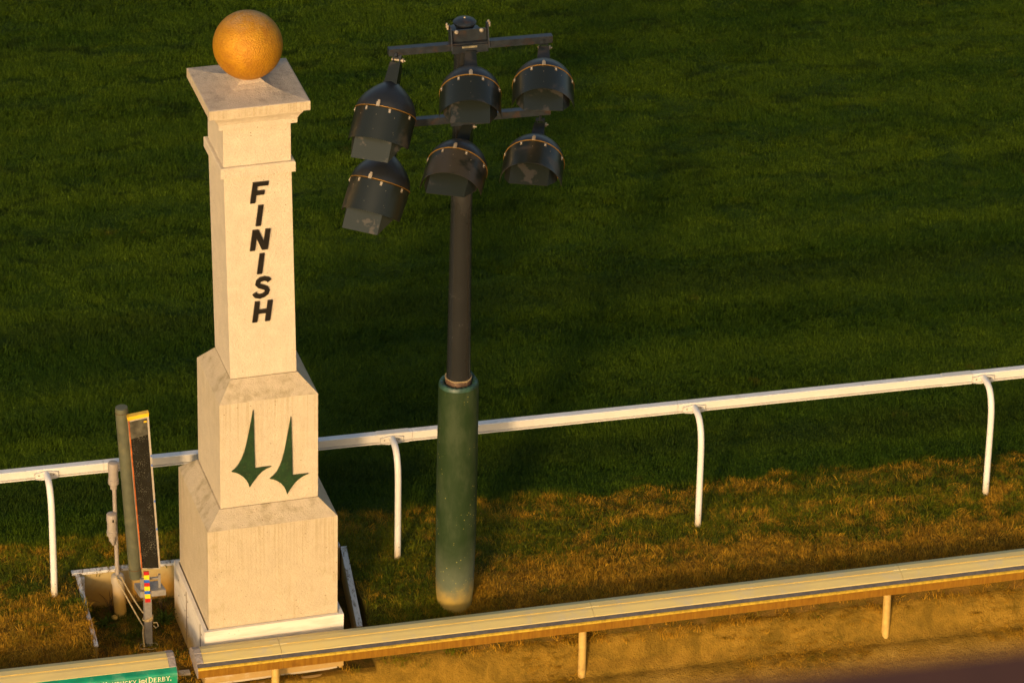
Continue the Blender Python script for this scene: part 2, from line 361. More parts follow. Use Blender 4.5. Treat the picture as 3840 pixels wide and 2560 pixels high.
class MB:
    """collects geometry in its parent's local space"""
    def __init__(s): s.bm = bmesh.new(); s.mi = 0
    def _f(s, vs, smooth=False):
        try: f = s.bm.faces.new(vs)
        except ValueError: return None
        f.smooth = smooth; f.material_index = s.mi; return f
    def hexa(s, pts):
        v = [s.bm.verts.new(p) for p in pts]
        for q in ((3,2,1,0),(4,5,6,7),(0,1,5,4),(1,2,6,5),(2,3,7,6),(3,0,4,7)): s._f([v[i] for i in q])
        return s
    def box(s, x0, x1, y0, y1, z0, z1):
        return s.hexa([(x0,y0,z0),(x1,y0,z0),(x1,y1,z0),(x0,y1,z0),(x0,y0,z1),(x1,y0,z1),(x1,y1,z1),(x0,y1,z1)])
    def stack(s, secs, n=1):
        """square sections (cx, cy, half, z), closed at both ends"""
        rings = []
        for cx, cy, w_, z in secs:
            rings.append([s.bm.verts.new((cx+a*w_, cy+b_*w_, z)) for a, b_ in ((-1,-1),(1,-1),(1,1),(-1,1))])
        s._f(rings[0][::-1])
        for A, B in zip(rings, rings[1:]):
            for i in range(4): s._f([A[i], A[(i+1)%4], B[(i+1)%4], B[i]])
        s._f(rings[-1]); return s
    def lathe(s, prof, seg=32, mat=None, smooth=True, a0=0, a1=360, wob=None):
        """prof of (r, h) around local z; mat places it"""
        mat = mat or Matrix.Identity(4); full = (a1-a0) >= 360
        rings = []; n = seg if full else seg+1
        for k, (r_, h) in enumerate(prof):
            ring = []
            for i in range(n):
                a = R(a0+(a1-a0)*i/seg)
                rr = r_*(wob(a, h) if wob else 1)
                ring.append(s.bm.verts.new(mat @ Vector((rr*math.cos(a), rr*math.sin(a), h))))
            rings.append(ring)
        for A, B in zip(rings, rings[1:]):
            for i in range(seg):
                j = (i+1) % n
                s._f([A[i], A[j], B[j], B[i]], smooth)
        if full:
            if prof[0][0] > 1e-4: s._f(rings[0][::-1])
            if prof[-1][0] > 1e-4: s._f(rings[-1])
        return s
    def tube(s, pts, rad, seg=12, caps=True, smooth=True):
        pts = [Vector(p) for p in pts]; n = len(pts)
        rads = rad if isinstance(rad, (list, tuple)) else [rad]*n
        rings = []; prev = None
        for i, p in enumerate(pts):
            t = (pts[min(i+1, n-1)] - pts[max(i-1, 0)]).normalized()
            if prev is None: a = t.orthogonal().normalized()
            else:
                a = prev - t*prev.dot(t); a.normalize()
            prev = a; b_ = t.cross(a)
            rings.append([s.bm.verts.new(p + (a*math.cos(2*math.pi*k/seg) + b_*math.sin(2*math.pi*k/seg))*rads[i]) for k in range(seg)])
        for A, B in zip(rings, rings[1:]):
            for k in range(seg): s._f([A[k], A[(k+1)%seg], B[(k+1)%seg], B[k]], smooth)
        if caps: s._f(rings[0][::-1]); s._f(rings[-1])
        return s
    def sphere(s, c, r_, seg=32, rings=16, sq=(1,1,1)):
        m = Matrix.Translation(c) @ Matrix.Diagonal((*sq, 1))
        prof = [(max(1e-5, r_*math.sin(math.pi*i/rings)), -r_*math.cos(math.pi*i/rings)) for i in range(rings+1)]
        return s.lathe(prof, seg, m)
    def prism(s, poly, y0, y1):
        """polygon in x,z extruded along y"""
        A = [s.bm.verts.new((x, y0, z)) for x, z in poly]; B = [s.bm.verts.new((x, y1, z)) for x, z in poly]
        s._f(A); s._f(B[::-1]); n = len(poly)
        for i in range(n): s._f([A[(i+1)%n], A[i], B[i], B[(i+1)%n]])
        return s
    def extx(s, prof, x0, x1, closed=True, smooth=False, nx=1):
        """profile of (y, z) swept along x"""
        n = len(prof); rings = []
        for k in range(nx+1):
            x = x0+(x1-x0)*k/nx
            rings.append([s.bm.verts.new((x, y, z)) for y, z in prof])
        for A, B in zip(rings, rings[1:]):
            for i in range(n if closed else n-1):
                j = (i+1) % n; s._f([A[i], B[i], B[j], A[j]], smooth)
        if closed: s._f(rings[0]); s._f(rings[-1][::-1])
        return s
    def build(s, name, mats, parent=None, bevel=0, label=None, solid=0, autosmooth=False, seg=2):
        bmesh.ops.recalc_face_normals(s.bm, faces=s.bm.faces)
        me = bpy.data.meshes.new(name); s.bm.to_mesh(me); s.bm.free()
        for m in (mats if isinstance(mats, (list, tuple)) else [mats]): me.materials.append(m)
        o = bpy.data.objects.new(name, me); C.objects.link(o); o.parent = parent
        if solid:
            q = o.modifiers.new('solid', 'SOLIDIFY'); q.thickness = solid; q.offset = -1
        q = o.modifiers.new('split', 'EDGE_SPLIT'); q.split_angle = R(40)
        if bevel:
            q = o.modifiers.new('bevel', 'BEVEL'); q.width = bevel; q.segments = seg; q.limit_method = 'ANGLE'; q.angle_limit = R(35)
            q.harden_normals = False
        if label: o['label'] = label
        return o

# ------------------------------------------------------------------ terrain
def prof_y(y, pts):
    if y >= pts[0][0]: return pts[0][1]
    for (a, b_), (c_, d_) in zip(pts, pts[1:]):
        if y >= c_:
            t = (a-y)/(a-c_); t = t*t*(3-2*t); return b_+(d_-b_)*t
    return pts[-1][1]
TP = [(-.12, 0), (-.42, -.06), (-.57, -.27), (-.76, -.545), (-1.1, -.60), (-3, -.68), (-30, -.8), (-200, -.8)]
def sm(a, b_, x):
    t = min(1, max(0, (x-a)/(b_-a))); return t*t*(3-2*t)
def height(x, y):
    z = prof_y(y, TP)
    if -1.8 < x < .90 and y < .875:
        inx = (1.0 if x > -1.41 else sm(-1.78, -1.38, x)*sm(-.32, -.7, y)) * (1.0 if x < .878 else 0.0)
        if x > -1.41 and y > .868: inx = 0
        z = z*(1-inx) + min(z, -.33-.02*mn.noise(Vector((x*3, y*3, 0))))*inx
    u = sm(-.5, .2, y)
    z += .012*u*mn.noise(Vector((x*1.3, y*1.3, 1.0))) + .012*mn.noise(Vector((x*4, y*4, 3.0)))*(1 if y < 1.5 else .5)
    return z

def terrain(name, xs, ys, mat, label=None):
    bm = bmesh.new(); g = [[bm.verts.new((x, y, height(x, y))) for x in xs] for y in ys]
    for j in range(len(ys)-1):
        for i in range(len(xs)-1):
            f = bm.faces.new((g[j][i], g[j][i+1], g[j+1][i+1], g[j+1][i])); f.smooth = True
    me = bpy.data.meshes.new(name); bm.to_mesh(me); bm.free(); me.materials.append(mat)
    o = bpy.data.objects.new(name, me); C.objects.link(o); o['kind'] = 'structure'; return o
def ax(vals, *ranges):
    out = list(vals)
    for a, b_, n in ranges: out += [a+(b_-a)*i/n for i in range(n+1)]
    return sorted(set(round(v, 4) for v in out))
XS = ax([-200, -80, -30, -14, -9, -1.415, -1.408, .874, .882, 18, 24, 40, 90, 220], (-6, 14, 150), (-1.9, 1.1, 40))
YG = ax([.862, .873, 18, 22, 30, 50, 100, 260], (-.56, 2, 56), (2, 14, 60))
YD = ax([-3.4, -4, -6, -10, -18, -40, -90], (-3, -.9, 36), (-.9, -.56, 20))
ground = terrain("turf_ground", XS, YG, SOIL)
track = terrain("dirt_track", XS, YD, DIRT)

# ------------------------------------------------------------------ column
PHI = .0441
col = root("finish_column", (0, 0, -.33), PHI, "tall cream stucco finish column topped by a gold ball", "column")
def L(secs): return [(a, b_, c_, z+.33) for a, b_, c_, z in secs]
o = MB().stack(L([(0,0,.541,-.33),(0,0,.541,1.139),(0,0,.412,1.262)])).build("pedestal", [STUCCO_LOW, STUCCO_TOP], col, .008)
for f in o.data.polygons:
    if f.normal.z > .3: f.material_index = 1
o = MB().stack(L([(.004,0,.403,1.264),(.004,0,.4055,1.29),(.004,0,.4055,2.2235),(-.004,0,.277,2.3715)])).build("upper_pedestal", [STUCCO_UP, STUCCO_TOP], col, .008)
for f in o.data.polygons:
    if f.normal.z > .3: f.material_index = 1
MB().stack(L([(-.0076,0,.269,2.374),(-.0076,0,.272,2.384),(-.0445,0,.2715,4.185)])).build("shaft", STUCCO, col, .006)
MB().stack(L([(-.046,0,.3005,4.184),(-.046,0,.3005,4.264),(-.046,0,.293,4.271)])).build("band", STUCCO, col, .006)
o = MB().stack(L([(-.047,0,.2705,4.272),(-.048,0,.270,4.613),(-.048,0,.3124,4.614),(-.048,0,.3145,4.655),(-.049,0,.330,4.69),(-.050,0,.352,4.722),(-.050,0,.358,4.754)])).build("neck", STUCCO, col, .005)
# cap slab with concave swept top
m_ = MB(); prof = [(.4012,4.7555),(.4012,4.829),(.396,4.834),(.34,4.840),(.28,4.846),(.22,4.855),(.16,4.870),(.11,4.892),(.07,4.925),(.05,4.95)]
m_.stack(L([(-.0525,0,a,b_) for a, b_ in prof])); cap_ = m_.build("cap", [CAP_STONE, STUCCO_LOW], col, .004)
for f in cap_.data.polygons:
    if abs(f.normal.z) < .3: f.material_index = 1
MB().sphere((0,0,0), .273, 64, 32).build("ball", GOLD, col).location = (-.053, 0, 5.172+.33)

def slant(pts, x0, z0, k=.13): return [(x0+x+k*(z), z0+z+.33) for x, z in pts]
yf = -.2725
def letter(poly): return MB().prism(poly, yf-.016, yf+.004).build("letter", BLACK, col, .0025)
s_ = .040
letter(slant([(0,0),(s_,0),(s_,.068),(.104,.068),(.104,.104),(s_,.104),(s_,.145),(.126,.145),(.126,.180),(0,.180)], -.109, 3.936))
letter(slant([(0,0),(s_,0),(s_,.180),(0,.180)], -.066, 3.731))
letter(slant([(0,0),(s_,0),(s_,.108),(.096,0),(.144,0),(.144,.180),(.104,.180),(.104,.072),(.048,.180),(0,.180)], -.114, 3.516))
letter(slant([(0,0),(s_,0),(s_,.180),(0,.180)], -.058, 3.303))
# S as one bent ribbon
cs = [(.118,.143),(.104,.160),(.076,.168),(.044,.163),(.026,.146),(.024,.124),(.042,.106),(.072,.094),(.100,.080),(.112,.060),(.108,.036),(.088,.019),(.058,.012),(.026,.020),(.010,.042)]
def ribbon(ctr, w_):
    V = [Vector((a, 0, b_)) for a, b_ in ctr]; Lf, Rt = [], []
    for i, p in enumerate(V):
        t = (V[min(i+1, len(V)-1)]-V[max(i-1, 0)]).normalized(); n_ = Vector((-t.z, 0, t.x))
        Lf.append(((p+n_*w_/2).x, (p+n_*w_/2).z)); Rt.append(((p-n_*w_/2).x, (p-n_*w_/2).z))
    return Lf + Rt[::-1]
letter(slant(ribbon(cs, .038), -.094, 3.089))
letter(slant([(0,0),(s_,0),(s_,.073),(.104,.073),(.104,0),(.144,0),(.144,.183),(.104,.183),(.104,.108),(s_,.108),(s_,.183),(0,.183)], -.099, 2.873))

sp1 = [(-.127,2.150),(-.1245,2.05),(-.1225,1.935),(-.1195,1.751),(-.1165,1.608),(-.05,1.611),(.019,1.609),(-.02,1.597),(-.06,1.572),(-.092,1.54),(-.12,1.502),(-.145,1.468),(-.162,1.439),(-.172,1.475),(-.190,1.512),(-.215,1.547),(-.25,1.578),(-.28,1.596),(-.308,1.605),(-.28,1.627),(-.254,1.658),(-.226,1.708),(-.204,1.766),(-.183,1.85),(-.165,1.94),(-.145,2.05)]
sp2 = [(.183,2.045),(.1855,1.95),(.188,1.85),(.1915,1.68),(.1945,1.499),(.264,1.500),(.327,1.498),(.29,1.486),(.25,1.462),(.215,1.43),(.187,1.392),(.165,1.36),(.149,1.330),(.140,1.365),(.124,1.402),(.100,1.438),(.065,1.469),(.035,1.486),(.007,1.495),(.036,1.517),(.064,1.548),(.09,1.598),(.110,1.656),(.130,1.74),(.147,1.835),(.165,1.94)]
for poly in (sp1, sp2):
    MB().prism([(a, b_+.33) for a, b_ in poly], -.4225, -.403).build("spire_emblem", SPIRE, col, .003)

# timber surround of the column
ts = root("timber_surround", (0, 0, -.36), PHI, "low white painted timber box around the foot of the finish column", "plinth box")
HW, TH = .5846, .030
def plank(x0, x1, y0, y1, z0, z1, name="board", mat=BOX, par=ts, bev=.003):
    return MB().box(x0, x1, y0, y1, z0+.36, z1+.36).build(name, mat, par, bev)
plank(-HW, HW, -.5797, -.5797+TH, -.285, .219)
plank(-HW, HW, .5497, .5797, -.36, .219)
plank(-HW, -HW+TH, -.5477, .5477, -.36, .2185)
plank(HW-TH, HW, -.5477, .5477, -.36, .2185)
plank(-.50, .52, -.612, -.5815, -.40, -.335)
for y_ in (-.42, .10):
    MB().box(-HW-.004, -HW-.0006, y_-.003, y_+.003, .36-.33, .36+.20).build("board_joint", DRYSTEM, ts)
for y_ in (-.47, .05, .16, .40):
    for z_ in (-.20, -.02, .13):
        MB().lathe([(.009, 0), (.006, .003)], 8, Matrix.Translation((-HW, y_, z_+.36)) @ Matrix.Rotation(R(-90), 4, 'Y')).build("screw", BOLT, ts)

# pit boards
pit = root("pit_edging", (-.25, .86, -.36), 0, "three dusty boards edging the sunken pit behind the column", "edging")
def pb(x0, x1, y0, y1, z0, z1, mat, name): return MB().box(x0+.25, x1+.25, y0-.86, y1-.86, z0+.36, z1+.36).build(name, mat, pit, .004)
pb(-1.40, .866, .832, .874, -.40, -.001, PITB, "board"); pb(-1.43, .866, .826, .880, 0, .022, TIMBER, "coping")
def skew(xa, xb, ya, yb, wd, z0, z1, za, mat, name):
    # strip from (xa,ya) at the back to (xb,yb) at the front
    P_ = [(xb-wd/2+.25, yb-.86), (xb+wd/2+.25, yb-.86), (xa+wd/2+.25, ya-.86), (xa-wd/2+.25, ya-.86)]
    zz = [z0+.36]*4; zt = [za+.36, za+.36, z1+.36, z1+.36]
    MB().hexa([(p[0], p[1], q) for p, q in zip(P_, zz)] + [(p[0], p[1], q) for p, q in zip(P_, zt)]).build(name, mat, pit, .003)
skew(-1.385, -1.402, .824, -.26, .026, -.40, -.002, -.02, PITB, "board"); skew(-1.385, -1.402, .822, -.275, .036, 0, .016, -.018, TIMBER, "coping")
skew(.890, .772, .800, -.42, .034, -.30, -.002, -.03, PITB, "board"); skew(.890, .772, .798, -.425, .050, 0, .024, -.006, TIMBER, "coping")
MB().box(-1.37+.25, -1.33+.25, .79-.86, .828-.86, .0, .35).build("corner_post", TIMBER, pit, .003)

# ------------------------------------------------------------------ light mast
MX, MY = 1.6313, -.1868
mast = root("light_mast", (MX, MY, 0), 0, "dark pole with two crossarms of six hooded floodlights and a green padded foot", "floodlight mast")
MB().lathe([(.101,-.1),(.0995,2.1),(.0875,3.6),(.082,4.6),(.080,5.235)], 40).build("pole", POLE, mast)
MB().lathe([(.128,5.222),(.130,5.232),(.120,5.243),(.078,5.247)], 40).build("top_flange", ARM, mast)
MB().lathe([(.060,5.24),(.078,5.276),(.092,5.298),(.0925,5.306),(.078,5.321),(.045,5.333),(1e-4,5.338)], 40).build("pole_cap", ARM, mast)
MB().sphere((0, 0, 5.341), .009, 12, 8).build("cap_bolt", CLIP, mast)
yb = -.36-MY
def beam(x0, x1, z, n):
    h = .029
    o = MB().box(x0-MX, x1-MX, yb-h, yb+h, z-h, z+h).build("crossarm", ARM, mast, .004)
    return o
beam(.985, 2.292, 5.186, 0); beam(.975, 2.292, 4.561, 1)
def bracket(z, full):
    b_ = MB(); y0 = yb-.036
    b_.box(-.150, .140, y0-.012+.0, y0+.000, z-.046, z+.020)                # lower plate
    b_.box(-.146, .136, y0+.045, y0+.055, z+.0295, z+.128)                   # upright back plate
    b_.hexa([(-.156,y0-.03,z-.01),(-.148,y0-.03,z-.01),(-.148,y0+.09,z-.01),(-.156,y0+.09,z-.01),(-.156,y0+.03,z+.165),(-.148,y0+.03,z+.165),(-.148,y0+.09,z+.165),(-.156,y0+.09,z+.165)])
    b_.hexa([(.140,y0-.03,z-.01),(.148,y0-.03,z-.01),(.148,y0+.09,z-.01),(.140,y0+.09,z-.01),(.140,y0+.03,z+.165),(.148,y0+.03,z+.165),(.148,y0+.09,z+.165),(.140,y0+.09,z+.165)])
    br = b_.build("clamp_bracket", ARM, mast, .002)
    for x in (-.105, .095):
        MB().lathe([(.017,0),(.017,.012),(.011,.018),(.006,.024)], 10, Matrix.Translation((x, y0+.044, z+.115)) @ Matrix.Rotation(R(90), 4, 'X')).build("bolt", CLIP, br)
    for x in (-.172, .160):
        for yy in (.05, .085):
            MB().lathe([(.009,0),(.009,.034),(.005,.038)], 8, Matrix.Translation((x, y0+yy, z+.140))).build("stud", CLIP, br)
    MB().box(-.07, .05, y0-.016, y0-.0125, z-.002, z+.014).build("worn_patch", WORN, br)
bracket(5.186, True); bracket(4.561, False)

# one floodlight, axis pointing along local -y, pivot at its origin
RY = Matrix.Rotation(R(90), 4, 'X')       # lathe z -> -y
def build_lamp():
    dome_prof = []
    for i in range(15):
        t = i/14; dome_prof.append((.050+.188*(t+.94*t*(1-t)), .205+.245*t))
    lamp = MB().lathe([(1e-4, .203)]+dome_prof, 48, RY).build("floodlight", LAMP_DOME, mast)
    # neck box and yoke
    b_ = MB()
    b_.hexa([(-.052,-.235,-.050),(.052,-.235,-.050),(.052,-.235,.058),(-.052,-.235,.058),(-.042,-.050,-.030),(.042,-.050,-.030),(.042,-.050,.044),(-.042,-.050,.044)])
    b_.box(-.057, .057, -.238, -.218, -.057, .064)
    nk = b_.build("ballast_neck", LAMP_HOOD, lamp, .006)
    b_ = MB(); b_.box(-.030, -.022, -.085, .012, -.022, .026); b_.box(.022, .030, -.085, .012, -.022, .026); b_.box(-.010, .010, -.012, .012, .0262, .075); b_.box(-.036, .036, -.018, .018, .0262, .034)
    yk = b_.build("yoke", ARM, lamp, .002)
    MB().lathe([(.012,-.045),(.012,.040),(.018,.040),(.018,.052),(.006,.056),(.006,.066)], 10, Matrix.Translation((0,-.02,0)) @ Matrix.Rotation(R(90), 4, 'Y')).build("yoke_bolt", CLIP, lamp)
    MB().lathe([(.236,.450),(.2415,.451),(.2425,.4535),(.2415,.456),(.236,.457)], 56, RY).build("rim_band", BRONZE, lamp)
    MB().lathe([(1e-4,.470),(.12,.468),(.2335,.463)], 40, RY).build("lens", GOLD_REFLECTION, lamp)
    # hood: half shell
    bm = MB(); n = 40; rows = []
    for j in range(9):
        t = j/8; y = -.463-.252*t; lo = -14+16*t
        rr = .2385+.004*t
        rows.append([bm.bm.verts.new((rr*math.cos(R(lo+(180-2*lo)*i/n)), y, rr*math.sin(R(lo+(180-2*lo)*i/n)))) for i in range(n+1)])
    for A, B in zip(rows, rows[1:]):
        for i in range(n): bm._f([A[i], A[i+1], B[i+1], B[i]], True)
    bm.mi = 1
    for a, y in ((90,-.525),(90,-.640),(55,-.525),(125,-.525),(52,-.640),(128,-.640),(50,-.655),(130,-.655),(50,-.680),(130,-.680),(25,-.690),(155,-.690)):
        bm.sphere((.2392*math.cos(R(a)), y, .2392*math.sin(R(a))), .0030, 6, 4)
    hood = bm.build("hood", [LAMP_HOOD, CLIP], lamp, 0, None, .0018)
    # inner glare shield of three facets
    bm = MB()
    def strip(a, b_, c_, d_): bm._f([bm.bm.verts.new(p) for p in (a, b_, c_, d_)])
    x1, x2 = .150, .206
    T0, T1 = -.56, -.872
    A = (-x1, T0, .176); B = (x1, T0, .176); Cc = (x1, T1, .160); D = (-x1, T1, .160)
    E_ = (-x2, T0, .050); F_ = (-x2, -.705, .050); G = (x2, T0, .050); H_ = (x2, -.705, .050)
    vs = [bm.bm.verts.new(p) for p in (A, B, Cc, D, E_, F_, G, H_)]
    bm._f([vs[0], vs[1], vs[2], vs[3]]); bm._f([vs[4], vs[0], vs[3], vs[5]]); bm._f([vs[1], vs[6], vs[7], vs[2]])
    bm.build("glare_shield", LAMP_SHIELD, lamp, 0, None, .003)
    # clips and latch
    for a in (22, 67, 113, 158):
        m = Matrix.Rotation(R(90-a), 4, 'Y')
        o = MB(); o.hexa([tuple(m @ Vector(p)) for p in [(-.009,-.495,.2385),(.009,-.495,.2385),(.009,-.464,.2385),(-.009,-.464,.2385),(-.009,-.495,.2425),(.009,-.495,.2425),(.009,-.464,.2425),(-.009,-.464,.2425)]])
        cl = o.build("clip", CLIP, lamp)
        MB().sphere(tuple(m @ Vector((0, -.480, .2435))), .0035, 8, 6).build("clip_screw", WHITE, cl)
    o = MB(); o.box(-.014, .014, -.462, -.425, .246, .252); o.box(-.009, .009, -.425, -.410, .236, .247); o.build("latch", CLIP, lamp, .001)
    return lamp
lamp0 = build_lamp()
LAMPS = [((1.062,-.36,5.129),(-.328,-.553,-.766)), ((1.642,-.36,5.145),(-.206,-.888,-.411)), ((2.228,-.36,5.124),(-.228,-.917,-.326)),
         ((1.047,-.36,4.512),(-.367,-.496,-.787)), ((1.638,-.36,4.500),(-.392,-.832,-.394)), ((2.217,-.36,4.458),(-.327,-.898,-.295))]
def ctree(o, par):
    c = o.copy(); C.objects.link(c); c.parent = par
    for ch in list(o.children): ctree(ch, c)
    return c
for i, (pv, a) in enumerate(LAMPS):
    o = lamp0 if i == 0 else ctree(lamp0, mast)
    a = Vector(a).normalized(); Y = -a
    X = Vector((0,0,1)).cross(-Y).normalized()*-1
    X = Y.cross(Vector((0,0,1))).normalized(); Z = X.cross(Y)
    m = Matrix((X, Y, Z)).transposed().to_4x4(); m.translation = Vector(pv) - Vector((MX, MY, 0)) - Vector((0, 0, .0))
    o.matrix_basis = m

# padded sleeve
def padw(a, h): return 1 + .025*math.sin(a*2+1.0) + .012*math.sin(a*3+h*1.3) + .01*mn.noise(Vector((math.cos(a), math.sin(a), h*2)))
pr = [(.144,-.06),(.147,.03),(.154,.10),(.158,.20),(.161,.38),(.165,.7),(.166,1.2),(.164,1.7),(.163,2.00),(.160,2.065)]
MB().lathe(pr, 56, None, True, 0, 360, padw).build("pole_padding", PAD, mast)
m_ = MB(); seg = 84; rows = []
for k, (r_, z) in enumerate([(.1605,2.0655),(.158,2.085),(.148,2.098),(.132,2.100),(.117,2.092),(.1035,2.070)]):
    rw = []
    for i in range(seg):
        a = 2*math.pi*i/seg; pk = (math.sin(a*21)+.6*math.sin(a*34+1))*.0045*(k/5.0)
        lift = .055*math.exp(-((a-.9)/.42)**2)*(1 if k in (1, 2, 3) else .5)
        rw.append(m_.bm.verts.new(((r_*padw(a, 2.14)+0)*math.cos(a), (r_*padw(a, 2.14))*math.sin(a), z+pk+lift*(.3 if k == 0 else 1))))
    rows.append(rw)
for A, B in zip(rows, rows[1:]):
    for i in range(seg): m_._f([A[i], A[(i+1)%seg], B[(i+1)%seg], B[i]], True)
m_.build("padding_hem", PADTOP, mast)
MB().lathe([(.1045,2.075),(.107,2.085),(.107,2.135),(.1045,2.142)], 40).build("tape_collar", m_plain("collar_tape", (.10,.055,.03), .6, var=.4, scale=20, dirt=(.4,.28,.15), dscale=14), mast)
MB().tube([(.108*math.cos(R(a)), .108*math.sin(R(a)), 2.138+.004*math.sin(a*.1)) for a in range(0, 361, 15)], .0035, 6, False).build("tie_cord", ROPE, mast)

# ------------------------------------------------------------------ white running rail
rail = root("running_rail", (1.30, .535, 0), 0, "white plastic running rail on curved posts along the turf edge", "racecourse rail")
RX, RYy = 1.30, .535
def rl(x): return x-RX
prof = [(.812,.980),(.812,.990),(.832,.9915),(.832,.9965),(.8185,.998),(.8185,1.043),(.812,1.047),(.812,1.066),(.816,1.069),(.876,1.069),(.880,1.065),(.880,.983),(.877,.980)]
prof = [(y-RYy, z) for y, z in prof]
def seg_rail(x0, x1):
    o = MB().extx(prof, rl(x0), rl(x1)).build("rail_beam", [WHITE, WHITE_SKYLIT], rail)
    for f in o.data.polygons:
        if f.normal.z > .7 and f.center.z > 1.05: f.material_index = 1
    return o
for a, b_ in ((-9, -4.40), (-4.397, -1.14), (-1.1375, 1.48), (1.4825, 3.80), (3.8025, 6.44), (6.4425, 9.3), (9.3025, 13.5)): seg_rail(a, b_)
def fat(p, d_): return [(.8465-RYy+(y-(.8465-RYy))*(1+d_*24), 1.0245+(z-1.0245)*(1+d_*20)) for y, z in p]
for a, b_ in ((1.18, 1.455), (6.17, 6.44)):
    MB().extx(fat(prof, .0032), rl(a), rl(b_)).build("joint_sleeve", WHITE, rail)
for px in (-4.4, -1.622, 1.302, 3.9405, 6.539, 9.2, 11.8):
    x = rl(px)
    P_ = [(x,0,-.12),(x,0,.0),(x,.003,.3),(x,.006,.6),(x,.010,.76),(x,.022,.86),(x,.050,.94),(x,.095,1.0),(x,.15,1.026),(x,.21,1.03),(x,.272,1.03)]
    Pn = []
    for i in range(len(P_)-1):
        for k in range(3):
            t = k/3; p0 = Vector(P_[max(i-1,0)]); p1 = Vector(P_[i]); p2 = Vector(P_[i+1]); p3 = Vector(P_[min(i+2,len(P_)-1)])
            Pn.append(.5*((2*p1)+(-p0+p2)*t+(2*p0-5*p1+4*p2-p3)*t*t+(-p0+3*p1-3*p2+p3)*t**3))
    Pn.append(Vector(P_[-1]))
    post = MB().tube(Pn, .0275, 20).build("post", WPOST, rail)
    b_ = MB(); y0 = .812-RYy
    b_.box(x-.098, x+.098, y0-.004, y0-.0005, .990, 1.040)
    b_.prism([(x-.098,1.0405),(x-.03,1.055),(x+.03,1.055),(x+.098,1.0405)], y0-.020, y0-.0006)
    b_.prism([(x-.098,.9895),(x+.098,.9895),(x+.03,.978),(x-.03,.978)], y0-.020, y0-.0006)
    b_.box(x-.100, x-.0985, y0-.012, y0-.0006, .990, 1.040); b_.box(x+.0985, x+.100, y0-.012, y0-.0006, .990, 1.040)
    br = b_.build("bracket", WHITE, post, .0015)
    for dx in (-.062, .062):
        MB().lathe([(.0065,0),(.0065,.003),(.003,.005)], 10, Matrix.Translation((x+dx, y0-.0042, 1.015)) @ Matrix.Rotation(R(90), 4, 'X')).build("bolt", BOLT, post)
    for z in (.045, .135):
        MB().sphere((x+.004, -.0275, z), .0045, 8, 6).build("bolt", BOLT, post)

# ------------------------------------------------------------------ dirt-side safety rail (covered)
def cover_prof(top):
    return [(.050,.1045),(.052,.112),(.115,.135),(.145,.1405),(.147,.1455),(.20,.151),(.26,.135),(.31,.104),(.35,.062),(.375,.02),(.366,.018),(.34,.056),(.30,.094),(.25,.124),(.20,.139),(.14,.128),(.055,.100)]
lip_prof = [(0,0),(-.001,.070),(.004,.082),(.014,.088),(.020,.084),(.008,.078),(.004,.068),(.005,0)]
strip_prof = [(.0145,.0885),(.0495,.104),(.0495,.098),(.018,.084)]
def safety(name, x_left, x_right, rz, joints, lipj, label, vinyl):
    rt_ = root(name, (x_left, -.938, 0), rz, label, "safety rail", "covered rails along the dirt track")
    Lx = x_right-x_left
    js = [0]+joints+[Lx]
    for a, b_ in zip(js, js[1:]):
        MB().extx(cover_prof(0), a+.0015+(.055 if a == 0 and not vinyl else 0), b_-.0015-(.055 if vinyl and b_ == Lx else 0), True, False).build("cover_panel", COWL, rt_)
        MB().box(a+.06, b_-.06, .1425, .1455, .1392, .1450).build("panel_seam", SEAM, rt_)
    ls = [0]+lipj+[Lx]
    for a, b_ in zip(ls, ls[1:]):
        if vinyl:
            vp = [(-.004,-.045),(-.005,.072),(0,.086),(.010,.094),(.050,.1085),(.0505,.105),(.013,.088),(.003,.078),(.0,.07),(0,-.045)]
            MB().extx(vp, a+.001, b_-.001).build("vinyl_banner", TEAL, rt_)
        else:
            MB().extx(lip_prof, a+.001, b_-.001).build("front_lip", LIP, rt_, .001)
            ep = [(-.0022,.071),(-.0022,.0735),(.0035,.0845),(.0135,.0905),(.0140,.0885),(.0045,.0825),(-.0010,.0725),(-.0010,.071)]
            MB().extx(ep, a+.001, b_-.001).build("edge_highlight", LIP_EDGE, rt_)  # painted highlight strip along the lip
            MB().extx(strip_prof, a+.001, b_-.001).build("rubber_strip", STRIP, rt_)
    # end plate
    pl = [(0,0),(-.001,.070),(.004,.084),(.014,.090),(.05,.106),(.115,.137),(.145,.147),(.20,.153),(.26,.137),(.312,.106),(.352,.062),(.377,.02),(.30,.012),(.20,.0),(.08,-.006)]
    if vinyl:
        MB().extx([(y, z) for y, z in pl], Lx-.0005, Lx+.004).build("end_plate", COWL_GREY, rt_)
        MB().extx([(y*1.0, z+.0035) for y, z in cover_prof(0)], Lx-.055, Lx-.001).build("end_cap", COWL_GREY, rt_)
    else:
        MB().extx(pl, -.004, .0005).build("end_plate", COWL_GREY, rt_)
        MB().extx([(y, z+.0035) for y, z in cover_prof(0)], .001, .055).build("end_cap", COWL_GREY, rt_)
    return rt_
sr = safety("safety_rail", -.674, 13.5, .0137, [.705, 3.34, 6.03, 8.65, 11.3], [.70, 3.425, 6.1, 8.7, 11.4],
            "long covered dirt track rail with a brown metal front lip", False)
def sr_post(rt_, x, y):
    p = MB().tube([(x, y, -.75), (x, y, -.30), (x, y+.01, -.12), (x, y+.05, .02), (x, y+.10, .085)], .0335, 20).build("post", DUSTPOST, rt_)
    b_ = MB(); b_.box(x-.05, x+.05, y+.02, y+.16, .086, .094); b_.build("saddle", GALV, p, .002)
for px in (.0, 2.605, 5.27, 7.9, 10.5): sr_post(sr, px+.674, .165)
